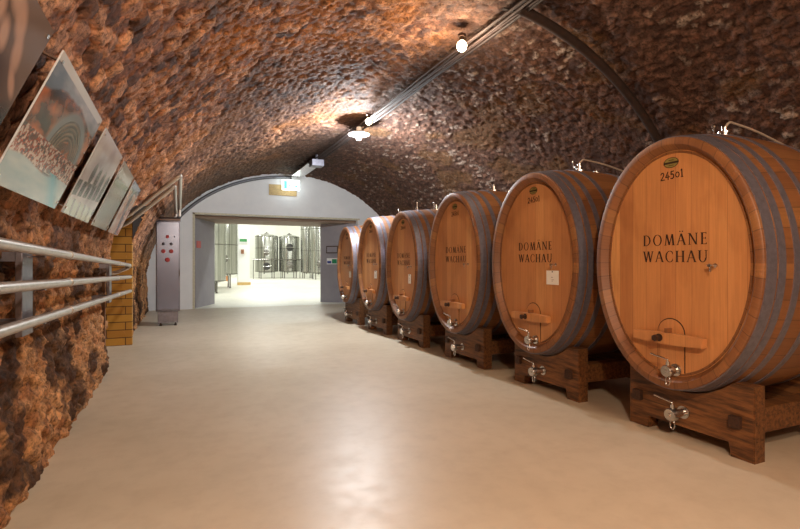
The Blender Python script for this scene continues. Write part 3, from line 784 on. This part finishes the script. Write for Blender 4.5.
# exit sign
t = thing('exit_sign', 'glowing white exit sign with green symbol above the doorway', 'exit sign', (2.98,14.45,3.40))
bm = B(); box(bm, -.25,.25, 0,.10, .03,.33, .01); obj('housing', bm, emit('sign_white', (.93,1,.97,1), 2.6), t)
bm = B(); G = lambda u,v,d: (u,d,v)
for p in (bar(-.21,-.12,.06,.29), bar(-.08,-.04,.09,.14), bar(-.06,-.01,.14,.20), bar(-.03,.02,.06,.11), bar(.05,.14,.13,.16), [(.13,.09),(.20,.145),(.13,.20)]): prism(bm, p, G, -.002, -.012)
obj('pictogram', bm, emit('sign_green', (.10,.75,.42,1), 1.2), t)
bm = B(); box(bm, -.02,.02, .03,.07, .35,.46); obj('hanger', bm, DSTEEL, t)
bm = B(); box(bm, 2.40,3.22, YEND-.06,YEND-.031, 3.30,3.62, .004)
tag(obj('backboard', bm, simple('pale_board', S(196,170,118), .6)), 'pale yellowish board on the end wall behind the exit sign', 'board')
# red fire mark, notices on reveals
def frame_plane(p0, dirx, w, z0, z1, nm, mat, th=.015):
    d = Vector(dirx).normalized(); n = Vector((d.y,-d.x,0)); p0 = Vector(p0)
    bm = B(); a = [p0, p0+d*w]; vs = []
    for zz in (z0,z1):
        for q in (a[0],a[1],a[1]+n*th,a[0]+n*th): vs.append(bm.verts.new((q.x,q.y,zz)))
    for f in ((0,1,2,3),(4,7,6,5),(0,4,5,1),(1,5,6,2),(2,6,7,3),(3,7,4,0)): bm.faces.new([vs[i] for i in f])
    return obj(nm, bm, mat)
dl = (.60,1.5,0); dn = Vector(dl).normalized()
tag(frame_plane(Vector((.40,15.05,0))+dn*.08, dl, .30, 1.72, 1.92, 'fire_sign', simple('sign_red', S(196,34,40), .4)), 'small red square sign on the left grey door reveal', 'sign')
dr_ = (-.77,.70,0); dm = Vector(dr_).normalized()
base = Vector((4.95,15.1,0)); nrr = Vector((-dm.y*-1, dm.x*-1, 0))
nfront = Vector((-.70,-.77,0)).normalized()
def rsign(s0, w, z0, z1, mat, nm, th=.012):
    a = base+dm*s0; b = base+dm*(s0+w); bm = B(); vs = []
    for zz in (z0,z1):
        for q in (a,b,b+nfront*th,a+nfront*th): vs.append(bm.verts.new((q.x,q.y,zz)))
    for f in ((0,1,2,3),(4,7,6,5),(0,4,5,1),(1,5,6,2),(2,6,7,3),(3,7,4,0)): bm.faces.new([vs[i] for i in f])
    return obj(nm, bm, mat)
t = thing('door_notice', 'grey framed notice on the right door reveal, upper of two', 'sign')
rsign(.36,.42,1.60,1.84,BOLT,'frame').parent = t; rsign(.39,.36,1.63,1.81,REVEAL,'panel',.018).parent = t
t = thing('first_aid_sign', 'small green and white sign on the right door reveal, lower of two', 'sign')
rsign(.38,.38,1.24,1.44,WHITE,'panel').parent = t; rsign(.40,.17,1.27,1.41,simple('sign_teal', S(40,140,96), .5),'green_field',.018).parent = t
rsign(.60,.14,1.27,1.35,simple('sign_blue', S(50,70,150), .5),'blue_field',.018).parent = t
t = thing('pillar_sign', 'green and white safety sign on the white pillar', 'sign')
bm = B(); box(bm, 3.10,3.56, 29.46,29.495, 2.42,2.70, .004); obj('panel', bm, WHITE, t)
bm = B(); box(bm, 3.13,3.53, 29.445,29.462, 2.50,2.66); obj('green_field', bm, simple('sign_green2', S(70,150,90), .5), t)
t = thing('wall_socket_box', 'small brown control box on the white pillar', 'box')
bm = B(); box(bm, 3.20,3.36, 29.40,29.495, 1.80,2.05, .006); obj('casing', bm, simple('box_brown', S(150,100,70), .5), t)
bm = B(); lathe(bm, [(.02,0),(.02,-.02)], (3.28,29.40,1.92), 'y', 10); obj('knob', bm, BOLT, t)

# ------------------------------------------------------------ tanks
def tankmat(name, c):
    m = M(name); m.set(Roughness=.22, Metallic=.9); f = m.noise(m.coord(scale=(7,7,.12)), 2, 5, .7)
    m.col(m.ramp(f, [(.36,tuple(x*.6 for x in c[:3])+(1,)),(.5,c),(.62,tuple(min(1,x*1.35) for x in c[:3])+(1,))])); return m.m
TANK = tankmat('tank_steel', S(176,176,170)); TANKD = tankmat('tank_fitting', S(120,116,112)); DARKH = simple('manhole_dark', S(50,46,46), .5)
def tank(x, y, r, z0, z1, label, hatches=(), leg=.4, box_base=False):
    t = thing('wine_tank', label, 'tank', (x,y,0), 0, 'stainless wine tanks in the hall')
    bm = B(); lathe(bm, [(.001,z0-.12),(r*.6,z0-.08),(r,z0),(r,z1),(r*.97,z1+.06),(r*.55,z1+.17),(.10,z1+.22),(.001,z1+.22)], (0,0,0), 'z', 40); obj('shell', bm, TANK, t, True)
    for zz in (z0+.02, (z0*2+z1)/3, (z0+2*z1)/3, z1-.02):
        bm = B(); lathe(bm, [(r,-.02),(r+.012,-.018),(r+.012,.018),(r,.02)], (0,0,zz), 'z', 40); obj('weld_band', bm, TANKD, t, True)
    bm = B(); lathe(bm, [(.001,0),(.2,0),(.2,.05),(.08,.06),(.06,.16),(.001,.17)], (0,0,z1+.2), 'z', 20); obj('lid', bm, TANKD, t, True)
    for a in (PI/4, 3*PI/4, 5*PI/4, 7*PI/4):
        bm = B(); lathe(bm, [(.06,0),(.06,.02),(.035,.03),(.035,z0+.05)], (r*.8*math.cos(a), r*.8*math.sin(a), 0), 'z', 12); obj('leg', bm, TANKD, t, True)
    for (ang, zh, rh, dark) in hatches:
        a = math.radians(ang); bm = B()
        lathe(bm, [(.001,0),(rh,0),(rh,-.05),(rh*1.15,-.055),(rh*1.15,-.08),(rh*.8,-.10),(.001,-.13)], (0,0,0), 'y', 24)
        o = obj('manhole', bm, DARKH if dark else TANKD, t, True); o.location = (r*math.cos(a)*.99, r*math.sin(a)*.99, zh); o.rotation_euler = (0,0,a+PI/2)
        bm = B(); tube(bm, [(-rh*1.3,-.15,0),(rh*1.3,-.15,0)], .02, 8); tube(bm, [(0,-.1,0),(0,-.2,0)], .03, 8); obj('clamp_bar', bm, TANK, o, True)
    bm = B(); a = math.radians(250); px, py = (r+.05)*math.cos(a), (r+.05)*math.sin(a)
    tube(bm, [(px,py,.35),(px,py,z1-.1)], .02, 8); lathe(bm, [(.05,0),(.05,.08)], (px,py,.4), 'z', 10); obj('level_gauge', bm, TANKD, t, True)
    return t
tank(6.55, 41.6, .93, .55, 3.45, 'stainless tank to the left of two against the hall back wall, dark lower hatch', ((262,1.0,.26,True),(262,2.1,.2,False)))
tank(8.42, 41.6, .86, .55, 3.42, 'stainless tank to the right of two against the hall back wall, dark upper hatch', ((262,1.1,.24,False),(262,2.55,.26,True)))
tank(9.95, 37.5, .75, .5, 5.6, 'tall stainless tank at the right of the hall doorway view', ((255,1.2,.2,False),))
tank(9.65, 40.3, .55, .5, 5.8, 'slender tall stainless tank behind the right-hand tall one', ())
tank(.88, 22.6, .95, .5, 5.2, 'tall stainless tank at the left, nearest the doorway', ((280,1.5,.2,False),))
tank(1.80, 26.8, .93, .7, 5.2, 'tall stainless tank at the left, second behind the doorway', ((280,1.5,.2,False),))
tank(1.55, 33.5, .95, .7, 5.2, 'tall stainless tank half hidden behind the white pillar', ())
# hall catwalk railing between tanks
t = thing('catwalk_rail', 'thin steel pipe rail running in front of the hall tanks', 'rail')
bm = B(); tube(bm, [(5.2,40.2,1.55),(10.5,40.0,1.55)], .03, 8); obj('rail', bm, TANKD, t, True)
for x in (5.3,7.45,9.0): bm = B(); tube(bm, [(x,40.15,0),(x,40.15,1.55)], .025, 8); obj('post', bm, TANKD, t, True)
# orange timber rack on left behind pillar
t = thing('timber_rack', 'orange timber rack partly hidden behind the white pillar', 'rack', (3.4,36,0))
for x in (-.5,.35): bm = B(); box(bm, x,x+.14, 0,.14, 0,5.0, .004); obj('upright', bm, simple('orange_timber', S(206,140,84), .6), t)
for z in (.6,2.2,3.6): bm = B(); box(bm, -.45,.48, -.05,.0, z,z+.14, .004); obj('rail', bm, bpy.data.materials['orange_timber'], t)

# ------------------------------------------------------------ hall luminaires
for x in (1.0, 6.0, 11.0):
    for y in (20.0, 27.5, 35.0, 41.0):
        tt = thing('ceiling_light', 'long white luminaire on the hall ceiling', 'lamp', (x,y,6.9), 0, 'hall ceiling luminaires')
        bm = B(); box(bm, -.9,.9, -.2,.2, 0,.1); obj('housing', bm, WHITE, tt)
        l = bpy.data.lights.new('hall_light','AREA'); l.shape = 'RECTANGLE'; l.size = 1.8; l.size_y = .4; l.energy = 180; l.color = (.97,1,.96)
        o = bpy.data.objects.new('hall_light', l); o.location = (x,y,6.88); C.objects.link(o)

# ------------------------------------------------------------ world, camera
w = bpy.data.worlds.new('world'); bpy.context.scene.world = w; w.use_nodes = True
w.node_tree.nodes['Background'].inputs[0].default_value = (.05,.04,.035,1)
cam = bpy.data.cameras.new('camera'); co_ = bpy.data.objects.new('camera', cam); C.objects.link(co_)
cam.sensor_width = 36; cam.lens = 36*490/800; cam.shift_y = -2/800; cam.clip_start = .02; cam.clip_end = 200
co_.location = (0,0,1.3); co_.rotation_euler = (PI/2, 0, -math.atan2(220,490))
sc = bpy.context.scene; sc.camera = co_
sc.view_settings.view_transform = 'Standard'; sc.view_settings.look = 'None'; sc.view_settings.gamma = 1
sc.view_settings.exposure = 0.45
sc.cycles.use_denoising = True; sc.cycles.max_bounces = 8; sc.cycles.diffuse_bounces = 5; sc.cycles.sample_clamp_indirect = 6
